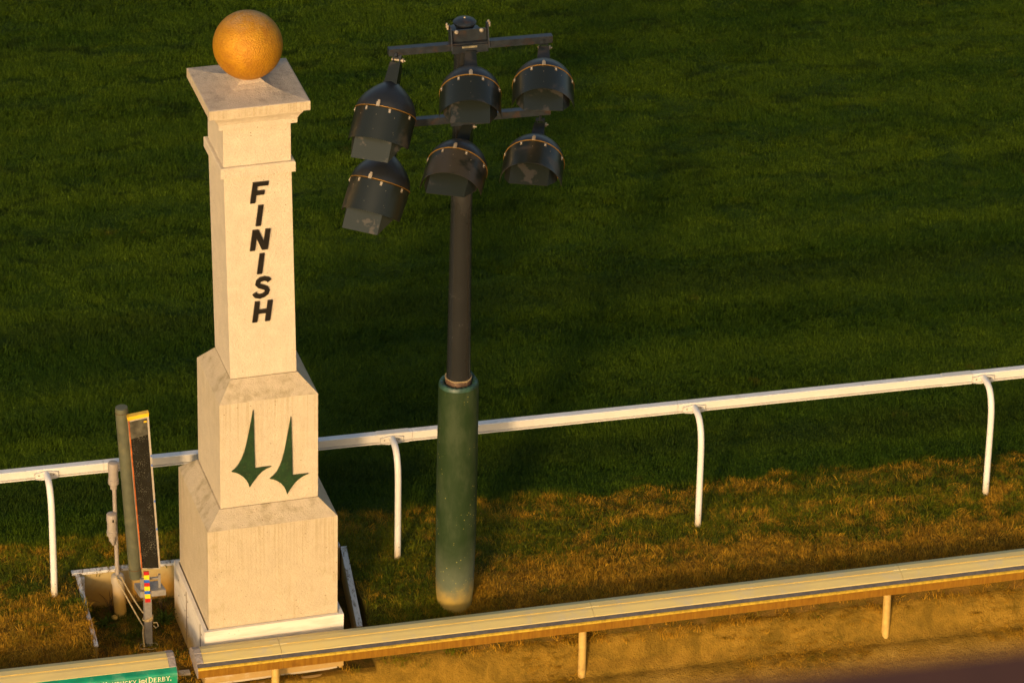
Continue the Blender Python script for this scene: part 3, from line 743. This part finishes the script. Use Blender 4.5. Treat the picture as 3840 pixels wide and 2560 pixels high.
sl_ = safety("safety_rail", -7.0, -.845, 0.0, [1.0, 3.6], [3.6], "covered dirt track rail wrapped in green vinyl with cream lettering", True)
sl_.location.y = -.944
for px in (-1.6, -4.2): sr_post(sl_, px+7.0, .165)

# lettering on the vinyl: narrow serif capitals drawn stroke by stroke
GL = {
 'K': [((.12,0),(.12,1)),((.12,.45),(.62,1)),((.25,.58),(.68,0))], 'E': [((.12,0),(.12,1)),((.12,.96),(.58,.96)),((.12,.52),(.48,.52)),((.12,.04),(.60,.04))],
 'N': [((.1,0),(.1,1)),((.1,1),(.62,0)),((.62,0),(.62,1))], 'T': [((.34,0),(.34,1)),((.02,.96),(.66,.96))],
 'U': [((.1,1),(.1,.3)),((.1,.3),(.22,.05)),((.22,.05),(.46,.05)),((.46,.05),(.58,.3)),((.58,.3),(.58,1))],
 'C': [((.6,.85),(.42,.98)),((.42,.98),(.22,.92)),((.22,.92),(.08,.65)),((.08,.65),(.08,.35)),((.08,.35),(.22,.08)),((.22,.08),(.42,.02)),((.42,.02),(.62,.16))],
 'Y': [((.34,0),(.34,.48)),((.34,.48),(.04,1)),((.34,.48),(.64,1))],
 'D': [((.12,0),(.12,1)),((.12,.96),(.40,.96)),((.40,.96),(.62,.75)),((.62,.75),(.66,.5)),((.66,.5),(.62,.25)),((.62,.25),(.40,.04)),((.40,.04),(.12,.04))],
 'R': [((.12,0),(.12,1)),((.12,.96),(.42,.96)),((.42,.96),(.56,.80)),((.56,.80),(.52,.58)),((.52,.58),(.14,.50)),((.32,.50),(.68,0))],
 'B': [((.12,0),(.12,1)),((.12,.96),(.42,.96)),((.42,.96),(.54,.80)),((.54,.80),(.48,.58)),((.48,.58),(.14,.53)),((.46,.53),(.60,.34)),((.60,.34),(.56,.12)),((.56,.12),(.38,.04)),((.38,.04),(.12,.04))],
 '.': [((.06,.0),(.06,.12))]}
SER = {'K': [(.12,0),(.12,1),(.62,1),(.68,0)], 'E': [(.12,0),(.12,1)], 'N': [(.1,0),(.1,1),(.62,1)], 'T': [(.34,0)], 'U': [(.1,1),(.58,1)], 'C': [], 'Y': [(.34,0),(.04,1),(.64,1)],
       'D': [(.12,0),(.12,1)], 'R': [(.12,0),(.12,1),(.68,0)], 'B': [(.12,0),(.12,1)], '.': []}
def word(par, text, x, z, big, small, name):
    for i, ch in enumerate(text):
        h = big if i == 0 else small
        mbx = MB(); k = 0
        def stroke(a, b_, w_):
            nonlocal k
            p = Vector((x+a[0]*h, 0, z+a[1]*h)); q = Vector((x+b_[0]*h, 0, z+b_[1]*h)); t = (q-p).normalized(); n_ = Vector((-t.z, 0, t.x))*w_/2
            p = p-t*w_*.3; q = q+t*w_*.3; yv = -.0062-.00012*k; k += 1
            mbx.prism([((p+n_).x, (p+n_).z), ((p-n_).x, (p-n_).z), ((q-n_).x, (q-n_).z), ((q+n_).x, (q+n_).z)], yv-.0004, -.0046)
        for a, b_ in GL[ch]:
            vert = abs(a[0]-b_[0]) < .02
            stroke(a, b_, h*(.17 if vert else .10))
        for a in SER[ch]: stroke((a[0]-.10, a[1]), (a[0]+.10, a[1]), h*.06)
        mbx.build(name, PRINT, par)
        x += h*(.84 if ch not in 'K' else .84)
    return x
zt = .022
word(sl_, "DERBY.", 7.0-1.082, zt, .050, .041, "letter")
word(sl_, "KENTUCKY", 7.0-1.455, zt-.001, .050, .0405, "letter")
# emblem between the words: ring with petals held by two curled brackets
em = MB(); ex, ez = 7.0-1.128, zt+.019
em.tube([(ex+.017*math.cos(R(a)), -.0065, ez+.015*math.sin(R(a))) for a in range(0, 361, 24)], .0028, 6, False)
for a in range(0, 360, 60): em.sphere((ex+.008*math.cos(R(a)), -.0060, ez+.007*math.sin(R(a))), .0035, 8, 6, (1, .3, 1))
for s in (-1, 1):
    em.tube([(ex+s*.020, -.0065, ez+.026), (ex+s*.031, -.0065, ez+.024), (ex+s*.026, -.0065, ez+.012), (ex+s*.027, -.0065, ez-.004), (ex+s*.031, -.0065, ez-.016), (ex+s*.022, -.0065, ez-.020)], [.002,.0035,.0045,.0045,.0035,.002], 6)
em.build("emblem", PRINT, sl_)

# ------------------------------------------------------------------ mirror stand in the pit
ms = root("mirror_stand", (-.902, .158, -.33), 0, "tall narrow speckled mirror and olive tube leaning on a steel post", "mirror stand")
bx_, by_, bz_ = .902, -.158, .33
def ML(p): return (p[0]+bx_, p[1]+by_, p[2]+bz_)
MB().box(-.031, .031, -.031, .031, -.1, .50).build("post", GALV, ms, .006)
b_ = MB(); z0 = .19+.33
b_.hexa([ML(p) for p in [(-.975,.07,.190),(-.760,.07,.190),(-.790,.22,.190),(-1.000,.22,.190),(-.975,.07,.245),(-.760,.07,.245),(-.790,.22,.245),(-1.000,.22,.245)]])
b_.build("shelf", GALV, ms, .004)
b_ = MB(); b_.box(*[v for v in (-.965+bx_, -.935+bx_, -.05, -.03, .5755, .66)]); b_.box(-.815+bx_, -.795+bx_, -.05, -.03, .5755, .70); b_.box(-.965+bx_, -.795+bx_, -.0505, -.029, .6605, .675)
b_.build("support_bracket", GALV, ms, .003)
def slab(corn, y0, y1, name, mat, bev=.003):
    # corners TL TR BR BL in x,z
    f_ = [ML((x, y0, z)) for x, z in corn]; k_ = [ML((x, y1, z)) for x, z in corn]
    return MB().hexa(k_+f_).build(name, mat, ms, bev)
TL, TR, BR, BL = (-1.035,1.867), (-.863,1.889), (-.788,.400), (-.950,.418)
def lerp(a, b_, t): return (a[0]+(b_[0]-a[0])*t, a[1]+(b_[1]-a[1])*t)
slab((TL, TR, BR, BL), .150, .190, "mirror_frame", FRAMEW)
fr = ms.children[-1] if False else None
iTL = (TL[0]+.010, TL[1]-.045); iTR = (TR[0]-.016, TR[1]-.045); iBR = (BR[0]-.016, BR[1]+.012); iBL = (BL[0]+.008, BL[1]+.010)
slab((iTL, iTR, iBR, iBL), .1470, .1495, "mirror_glass", MIRROR, 0)
slab((TL, lerp(TL, TR, .06), lerp(BL, BR, .06), BL), .1455, .1495, "rust_edge", ORANGE, 0)
slab(((TL[0]-.004, TL[1]+.004), (TR[0]+.002, TR[1]+.004), (TR[0]-.001, TR[1]-.030), (TL[0]-.001, TL[1]-.030)), .1435, .1925, "yellow_tape", YELTAPE, .001)
slab((lerp(iTL,iTR,.02), lerp(iTL,iTR,.98), lerp(lerp(iTL,iTR,.98),lerp(iBL,iBR,.98),.105), lerp(lerp(iTL,iTR,.02),lerp(iBL,iBR,.02),.115)), .1462, .1468, "reflection_patch", m_plain("grey_reflection", (.085,.078,.055), .3, var=.3, scale=20), 0)  # greyish reflection at the mirror's top, painted as a flat patch
slab(((-.905,1.820),(-.880,1.822),(-.880,1.808),(-.904,1.806)), .1445, .1460, "tape_scrap", YELTAPE, 0)
for t in (.27, .33, .56, .74):
    a = lerp(TR, BR, t); slab(((a[0]-.012,a[1]+.008),(a[0]-.001,a[1]+.008),(a[0]-.001,a[1]-.010),(a[0]-.011,a[1]-.010)), .1480, .1498, "blue_mark", BLU, 0)
T0 = Vector(ML((-.986,.222,.300))); T1 = Vector(ML((-1.073,.222,1.925)))
MB().tube([T0, T0.lerp(T1,.02), T0.lerp(T1,.98), T1], [.050,.053,.053,.050], 28).build("foam_tube", TUBE, ms)
for t in (.055, .975):
    c_ = T0.lerp(T1, t); MB().tube([c_-(T1-T0).normalized()*.003, c_+(T1-T0).normalized()*.003], .0545, 28).build("tube_strap", DRYSTEM, ms)
# coloured strip
segs = [(210,265,0),(265,335,1),(335,383,2),(383,440,0),(440,508,1),(508,560,2),(560,628,1),(628,688,0)]
m_ = MB()
for a, b__, k in segs:
    f0, f1 = (a-210)/478, (b__-210)/478; m_.mi = k
    zA, zB = .450-.297*f0, .450-.297*f1; xA, xB = -.946+.009*f0, -.946+.009*f1
    q = [(xA,zA),(xA+.044,zA-.003),(xB+.045,zB-.003),(xB,zB)]
    m_.hexa([ML((x, .062, z)) for x, z in q]+[ML((x, .050, z)) for x, z in q])
m_.build("colour_strip", [RED, YEL, BLU], ms)

# ------------------------------------------------------------------ sensor post
sp = root("sensor_post", (-1.046, .676, -.33), 0, "grey conduit post carrying two small sensor canisters", "sensor post")
q = lambda x, z, y=.676: (x+1.046, y-.676, z+.33)
MB().tube([q(-1.046,-.42), q(-1.064,-.02), q(-1.0645,-.015), q(-1.067,.03), q(-1.0685,.055), q(-1.069,.066)], [.0525,.0515,.057,.057,.050,.030], 28).build("base_pipe", PIPE, sp)
MB().tube([q(-1.069,.05), q(-1.075,.55), q(-1.079,.92)], .0175, 16).build("rod", GREYPVC, sp)
def can(x, z0, z1, y, hole):
    H = z1-z0; r_ = .043
    pf = [(.0175,0),(.028,.004),(.030,.045*1),(.040,.050),(.0455,.055),(.0455,.095),(.041,.098),(.041,H-.07),(.0445,H-.067),(.0445,H-.012),(.040,H-.003),(.025,H+.002),(1e-4,H+.004)]
    c_ = MB().lathe(pf, 28, Matrix.Translation(q(x, z0, y))).build("sensor_canister", GREYPVC, sp)
    if hole: MB().box(*[v for v in (x+1.046-.004, x+1.046+.010, y-.676-.0455, y-.676-.0435, z1+.33-.062, z1+.33-.038)]).build("port", BLACK, c_)
can(-1.083, .895, 1.150, .676, False); can(-1.110, .42, .683, .640, True)
MB().tube([q(-1.103,.375,.64), q(-1.104,.40,.64), q(-1.108,.425,.64)], [.008,.017,.024], 14).build("cable_gland", GREYPVC, sp)
MB().tube([q(-1.100,.39,.645), q(-1.085,.375,.655), q(-1.072,.36,.676)], .008, 10).build("cable", GREYPVC, sp)

# rope tied between the two posts
def sag(a, b_, n, s): 
    a = Vector(a); b_ = Vector(b_); return [a.lerp(b_, i/n)+Vector((0, 0, -s*4*(i/n)*(1-i/n))) for i in range(n+1)]
m_ = MB()
loop = [(-1.069+.056*math.cos(R(a)), .676+.056*math.sin(R(a)), .075-.02*math.cos(R(a))) for a in range(-150, 151, 30)]
m_.tube(sag((-1.088,.620,.073), (-.945,.122,-.125), 14, .012), .0062, 8)
m_.tube(sag((-1.045,.622,.068), (-.935,.185,-.03), 14, .02), .0062, 8)
for k in range(3):
    z = -.115+.014*k
    m_.tube([(-.902+.042*math.cos(R(a)), .158+.042*math.sin(R(a)), z+.0002*a*(1-k*.4)) for a in range(0, 361, 30)], .0058, 8, False)
m_.tube([(-.86,.125,-.10),(-.835,.10,-.085),(-.825,.09,-.115),(-.845,.095,-.135),(-.862,.11,-.12)], .005, 8)
m_.tube([(-.944,.12,-.12),(-.952,.11,-.18),(-.948,.11,-.25),(-.945,.10,-.31)], .008, 8)
m_.tube([(-.935+.075*math.cos(R(a))+.03, .12+.05*math.sin(R(a)), -.322+.006*math.sin(a)) for a in range(0, 340, 20)], .0055, 8)
tag(m_.build("rope", ROPE, None), "frayed tan rope tied between the conduit post and the mirror post", "rope")

# small things on the pit floor
def stone(name, x, y, z, s, mat, label, cat):
    bm = bmesh.new(); bmesh.ops.create_icosphere(bm, subdivisions=2, radius=s)
    for v in bm.verts: v.co *= 1+.35*mn.noise(v.co*14+Vector((x*9, 0, 0))); v.co.z *= .7
    me = bpy.data.meshes.new(name); bm.to_mesh(me); bm.free(); me.materials.append(mat)
    o = bpy.data.objects.new(name, me); C.objects.link(o); o.location = (x, y, z); return tag(o, label, cat)
stone("stone", -1.115, .60, -.315, .03, ROCK, "ochre stone at the foot of the grey conduit post", "stone")
pl = MB(); pl.box(-.045,.045,-.03,.03,-.01,.012); tag(pl.build("concrete_block", FRAMEW, None, .003), "small pale block in the gap between the two safety rails", "block")
bpy.context.scene.objects["concrete_block"].location = (-.685, -.34, -.325)

def plant(name, x, y, z, n, h, spread, mat, label, leafy=True, seed=0):
    rr = random.Random(seed); m_ = MB()
    for i in range(n):
        a = rr.uniform(0, 2*math.pi); hh = h*rr.uniform(.5, 1); sp_ = spread*rr.uniform(.3, 1); wd = rr.uniform(.003, .007) if leafy else .0022
        p0 = Vector((rr.uniform(-.03,.03), rr.uniform(-.03,.03), 0)); p1 = p0+Vector((math.cos(a)*sp_*.4, math.sin(a)*sp_*.4, hh*.6)); p2 = p0+Vector((math.cos(a)*sp_, math.sin(a)*sp_, hh*(.9 if not leafy else .75)))
        sd = Vector((-math.sin(a), math.cos(a), 0))*wd
        v = [m_.bm.verts.new(c_) for c_ in (p0-sd*.6, p0+sd*.6, p1+sd, p1-sd, p2)]
        m_._f([v[0], v[1], v[2], v[3]]); m_._f([v[3], v[2], v[4]])
        if leafy:
            for k in range(3):
                c_ = p0.lerp(p2, rr.uniform(.4, 1)); b2 = rr.uniform(0, 6.28); L_ = rr.uniform(.012, .026)
                t = Vector((math.cos(b2), math.sin(b2), rr.uniform(-.2,.5)))*L_; s2 = Vector((-math.sin(b2), math.cos(b2), .2))*L_*.35
                q_ = [m_.bm.verts.new(c_+w_) for w_ in (Vector(), t*.5+s2, t, t*.5-s2)]; m_._f(q_)
    o = m_.build(name, mat, None); o.location = (x, y, z); return tag(o, label, "plant", "weeds growing in the pit")
plant("weed", -1.13, .74, -.335, 22, .26, .22, DRYSTEM, "brittle brown weed stems behind the grey conduit post", False, 3)
plant("weed", -.93, .76, -.335, 16, .20, .18, DRYSTEM, "thin dry weed just right of the grey conduit post", False, 5)
plant("weed", -.715, .45, -.335, 46, .15, .14, WEEDG, "bushy green weed beside the timber box wall", True, 8)
plant("weed", -.70, .62, -.335, 26, .24, .12, DRYSTEM, "upright tawny weed in the corner by the timber box", False, 12)
plant("weed", -1.22, .50, -.335, 40, .10, .13, WEEDG, "low green weed left of the conduit post foot", True, 9)
plant("weed", -.72, -.10, -.335, 26, .08, .10, WEEDG, "small green weed near the front of the pit", True, 17)

# ------------------------------------------------------------------ out-of-focus parapet near the viewer
pp = root("balcony_parapet", (-2, -29.1, 17.3), 0, "blurred dark brown parapet ledge in the near right corner", "parapet")
MB().box(-5, 9, -.12, .10, .25, 1.02).build("wall", PARAPET, pp, .01)
MB().box(-5, 9, -.17, .148, 1.0205, 1.123).build("coping", PARAPET, pp, .015)

# ------------------------------------------------------------------ grass
def clump(name, n, rad, h0, h1, lean, wd, curl, seed):
    r_ = np.random.default_rng(seed); V = []; Fq = []
    for i in range(n):
        a = r_.uniform(0, 2*np.pi); d_ = rad*np.sqrt(r_.uniform()); bx, by = d_*np.cos(a), d_*np.sin(a)
        la = r_.normal(0, 1.1); h = r_.uniform(h0, h1); ln = lean*r_.uniform(.2, 1.4)*h
        dx, dy = np.cos(la)*ln, np.sin(la)*ln; sx, sy = -np.sin(la+r_.normal(0,.9)), np.cos(la+r_.normal(0,.9)); ww = wd*r_.uniform(.7, 1.3)
        k = len(V)
        V += [(bx-sx*ww, by-sy*ww, -.01), (bx+sx*ww, by+sy*ww, -.01), (bx+dx*.35+sx*ww*.8, by+dy*.35+sy*ww*.8, h*.62), (bx+dx*.35-sx*ww*.8, by+dy*.35-sy*ww*.8, h*.62), (bx+dx, by+dy, h*(1-curl*r_.uniform(0,1)))]
        Fq += [(k, k+1, k+2, k+3), (k+3, k+2, k+4)]
    me = bpy.data.meshes.new(name); me.from_pydata(V, [], Fq); me.materials.append(BLADE)
    for p in me.polygons: p.use_smooth = True
    return bpy.data.objects.new(name, me)      # source of the instances, not linked to the scene

def fnoise(X, Y, sc, seed, oct=3):
    out = np.zeros_like(X); amp = 1; tot = 0
    for o_ in range(oct):
        f_ = sc*2**o_; xi = X*f_+seed*17.3; yi = Y*f_+seed*5.7
        x0 = np.floor(xi).astype(int); y0 = np.floor(yi).astype(int); fx = xi-x0; fy = yi-y0; fx = fx*fx*(3-2*fx); fy = fy*fy*(3-2*fy)
        def hsh(a, b_):
            h = (a*374761393 + b_*668265263 + seed*1442695 + o_*97) & 0xffffffff
            h = ((h ^ (h >> 13))*1274126177) & 0xffffffff
            return ((h ^ (h >> 16)) & 0xffff)/65535.0
        v = (hsh(x0,y0)*(1-fx)+hsh(x0+1,y0)*fx)*(1-fy)+(hsh(x0,y0+1)*(1-fx)+hsh(x0+1,y0+1)*fx)*fy
        out += v*amp; tot += amp; amp *= .5
    return out/tot

def scatter(name, clumps, X, Y, rotz, scl, tilt, label, cat):
    Z = np.array([height(float(a), float(b_)) for a, b_ in zip(X, Y)])
    me = bpy.data.meshes.new(name); n = len(X)
    me.vertices.add(n); me.vertices.foreach_set('co', np.stack([X, Y, Z], 1).astype(np.float32).ravel())
    rot = np.stack([tilt[:, 0], tilt[:, 1], rotz], 1).astype(np.float32)
    a = me.attributes.new('rot', 'FLOAT_VECTOR', 'POINT'); a.data.foreach_set('vector', rot.ravel())
    a = me.attributes.new('scl', 'FLOAT_VECTOR', 'POINT'); a.data.foreach_set('vector', scl.astype(np.float32).ravel())
    a = me.attributes.new('idx', 'INT', 'POINT'); a.data.foreach_set('value', rng.integers(0, len(clumps), n).astype(np.int32))
    me.materials.append(BLADE)
    o = bpy.data.objects.new(name, me); C.objects.link(o)
    ng = bpy.data.node_groups.new(name, 'GeometryNodeTree')
    ng.interface.new_socket('Geometry', in_out='INPUT', socket_type='NodeSocketGeometry')
    ng.interface.new_socket('Geometry', in_out='OUTPUT', socket_type='NodeSocketGeometry')
    N = ng.nodes; Lk = ng.links
    gi = N.new('NodeGroupInput'); go = N.new('NodeGroupOutput')
    jn = N.new('GeometryNodeJoinGeometry')
    def attr(nm, dt):
        x = N.new('GeometryNodeInputNamedAttribute'); x.data_type = dt; x.inputs['Name'].default_value = nm; return x.outputs[0]
    idx = attr('idx', 'INT'); ro = attr('rot', 'FLOAT_VECTOR'); sc = attr('scl', 'FLOAT_VECTOR')
    for k, cobj in enumerate(clumps):
        oi = N.new('GeometryNodeObjectInfo'); oi.inputs['Object'].default_value = cobj; oi.inputs['As Instance'].default_value = True
        cmp = N.new('FunctionNodeCompare'); cmp.data_type = 'INT'; cmp.operation = 'EQUAL'
        Lk.new(idx, cmp.inputs['A'] if cmp.inputs['A'].type == 'INT' else [s for s in cmp.inputs if s.name == 'A' and s.type == 'INT'][0])
        [s for s in cmp.inputs if s.name == 'B' and s.type == 'INT'][0].default_value = k
        ip = N.new('GeometryNodeInstanceOnPoints')
        Lk.new(gi.outputs[0], ip.inputs['Points']); Lk.new(cmp.outputs[0], ip.inputs['Selection'])
        Lk.new(oi.outputs['Geometry'], ip.inputs['Instance'])
        e2r = N.new('FunctionNodeEulerToRotation'); Lk.new(ro, e2r.inputs[0]); Lk.new(e2r.outputs[0], ip.inputs['Rotation'])
        Lk.new(sc, ip.inputs['Scale']); Lk.new(ip.outputs[0], jn.inputs[0])
    Lk.new(jn.outputs[0], go.inputs[0])
    md = o.modifiers.new('scatter', 'NODES'); md.node_group = ng
    tag(o, label, cat, None, 'stuff'); return o

turf_c = [clump("turf_clump", 56, .075, .050, .100, .60, .0019, .25, 20+i) for i in range(5)]
dry_c = [clump("dry_clump", 34, .070, .020, .055, 1.5, .0018, .5, 60+i) for i in range(5)]

def inview(X, Y, mrg):
    # keep what the photograph and a side step could see
    px = X+6.0314; py = Y+32.1357; pz = -20.6
    dd = px*fw.x+py*fw.y+pz*fw.z; u = (px*rt2.x+py*rt2.y+pz*rt2.z)/dd*FPX/1920; v = (px*up2.x+py*up2.y+pz*up2.z)/dd*FPX/1280
    return (np.abs(u) < 1+mrg) & (np.abs(v) < 1+mrg)
def under_things(X, Y):
    return ((np.abs(X) < .62) & (np.abs(Y) < .62)) | (np.hypot(X-MX, Y-MY) < .12)
# turf proper
n = int(22*15*400); X = rng.uniform(-5, 17, n); Y = rng.uniform(1.22, 16.2, n)
k = inview(X, Y, .22) & (rng.uniform(0, 1, n) < np.clip((Y+.028*X-1.22)/.15+.2, 0, 1)); X, Y = X[k], Y[k]
dirn = (fnoise(X*.5, Y, .9, 3)-.5)*3.2+.9+1.1*np.sin(2*np.pi*(Y+.10*X+.5*fnoise(X*.3, Y, .8, 31))/1.25)
dens = fnoise(X*.35, Y, 1.0, 5); hgt = .42+.55*fnoise(X*.5, Y*1.1, 1.6, 8, 3)+.22*(fnoise(X, Y, 7.0, 9, 2)-.5)-5.5*np.clip(.41-fnoise(X*.55, Y*1.3, 3.0, 41, 2), 0, .3)*np.clip((Y-3.0)/4, .25, 1)
rz = dirn+rng.normal(0, .75, len(X)); s = np.maximum(hgt, .28)*rng.uniform(.85, 1.15, len(X))
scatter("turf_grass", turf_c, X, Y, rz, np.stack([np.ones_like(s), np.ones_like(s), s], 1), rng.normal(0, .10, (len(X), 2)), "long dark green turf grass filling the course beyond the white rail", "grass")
print("turf clumps", len(X))
# worn strip between the rails
n = int(18*2.2*420); X = rng.uniform(-4, 13, n); Y = rng.uniform(-.62, 1.5, n)
inpit = (X > -1.40) & (X < .87) & (Y < .86)
k = inview(X, Y, .22) & ~under_things(X, Y) & (~inpit | (rng.uniform(0,1,n) < .34)) & ((Y > -.35) | (rng.uniform(0,1,n) < .4)) & (np.hypot(X-MX, Y-MY) > .15)
k &= ~((np.abs(X+1.395) < .02) & (Y < .86)) & ~((np.abs(X-.83) < .09) & (Y < .86))
X, Y = X[k], Y[k]
hg = .5+.7*fnoise(X, Y, 2.2, 4, 3)
scatter("dry_grass", dry_c, X, Y, rng.uniform(0, 6.28, len(X)), np.stack([np.ones_like(hg)]*2+[hg*rng.uniform(.8,1.3,len(X))], 1), rng.normal(0, .18, (len(X), 2)), "short brown and green worn grass between the two rails", "grass")
# longer tufts standing up from the worn strip
n = 7000; X = rng.uniform(-4, 13, n); Y = rng.uniform(-.45, 1.5, n)
X[:260] = MX+rng.uniform(-.27, .27, 260); Y[:260] = MY+rng.uniform(-.27, .27, 260)
g = fnoise(X, Y, 1.3, 12, 3); ring = np.abs(np.hypot(X-MX, Y-MY)-.20) < .06
inpit = (X > -1.40) & (X < .87) & (Y < .86)
k = inview(X, Y, .2) & ~under_things(X, Y) & ((g > .54) | (ring & (rng.uniform(0,1,n) < .9)) | (inpit & (rng.uniform(0,1,n) < .5))) & (np.hypot(X-MX, Y-MY) > .16)
k &= ~((X > .75) & (X < .93) & (Y < .86)) & ~((np.abs(X+1.395) < .03) & (Y < .86)) & (~inpit | (rng.uniform(0,1,n) < .4))
X, Y = X[k], Y[k]
scatter("tufted_grass", turf_c, X, Y, rng.uniform(0, 6.28, len(X)), np.stack([np.full(len(X), .8)]*2+[rng.uniform(.3, .62, len(X))], 1), rng.normal(0, .15, (len(X), 2)), "scattered longer grass tufts in the worn strip and pit", "grass")
# thin creeping growth on the dirt shoulder
n = 3600; X = rng.uniform(-3, 12, n); Y = rng.uniform(-1.35, -.5, n)
g = fnoise(X, Y*1.5, 1.6, 21, 4); k = inview(X, Y, .2) & (g > .50+.28*np.clip((-.7-Y)/.6, 0, 1)); X, Y = X[k], Y[k]
scatter("shoulder_grass", dry_c, X, Y, rng.uniform(0, 6.28, len(X)), np.stack([np.full(len(X), .8)]*2+[rng.uniform(.2, .45, len(X))], 1), rng.normal(0, .15, (len(X), 2)), "thin creeping grass on the dirt shoulder under the rail lip", "grass")
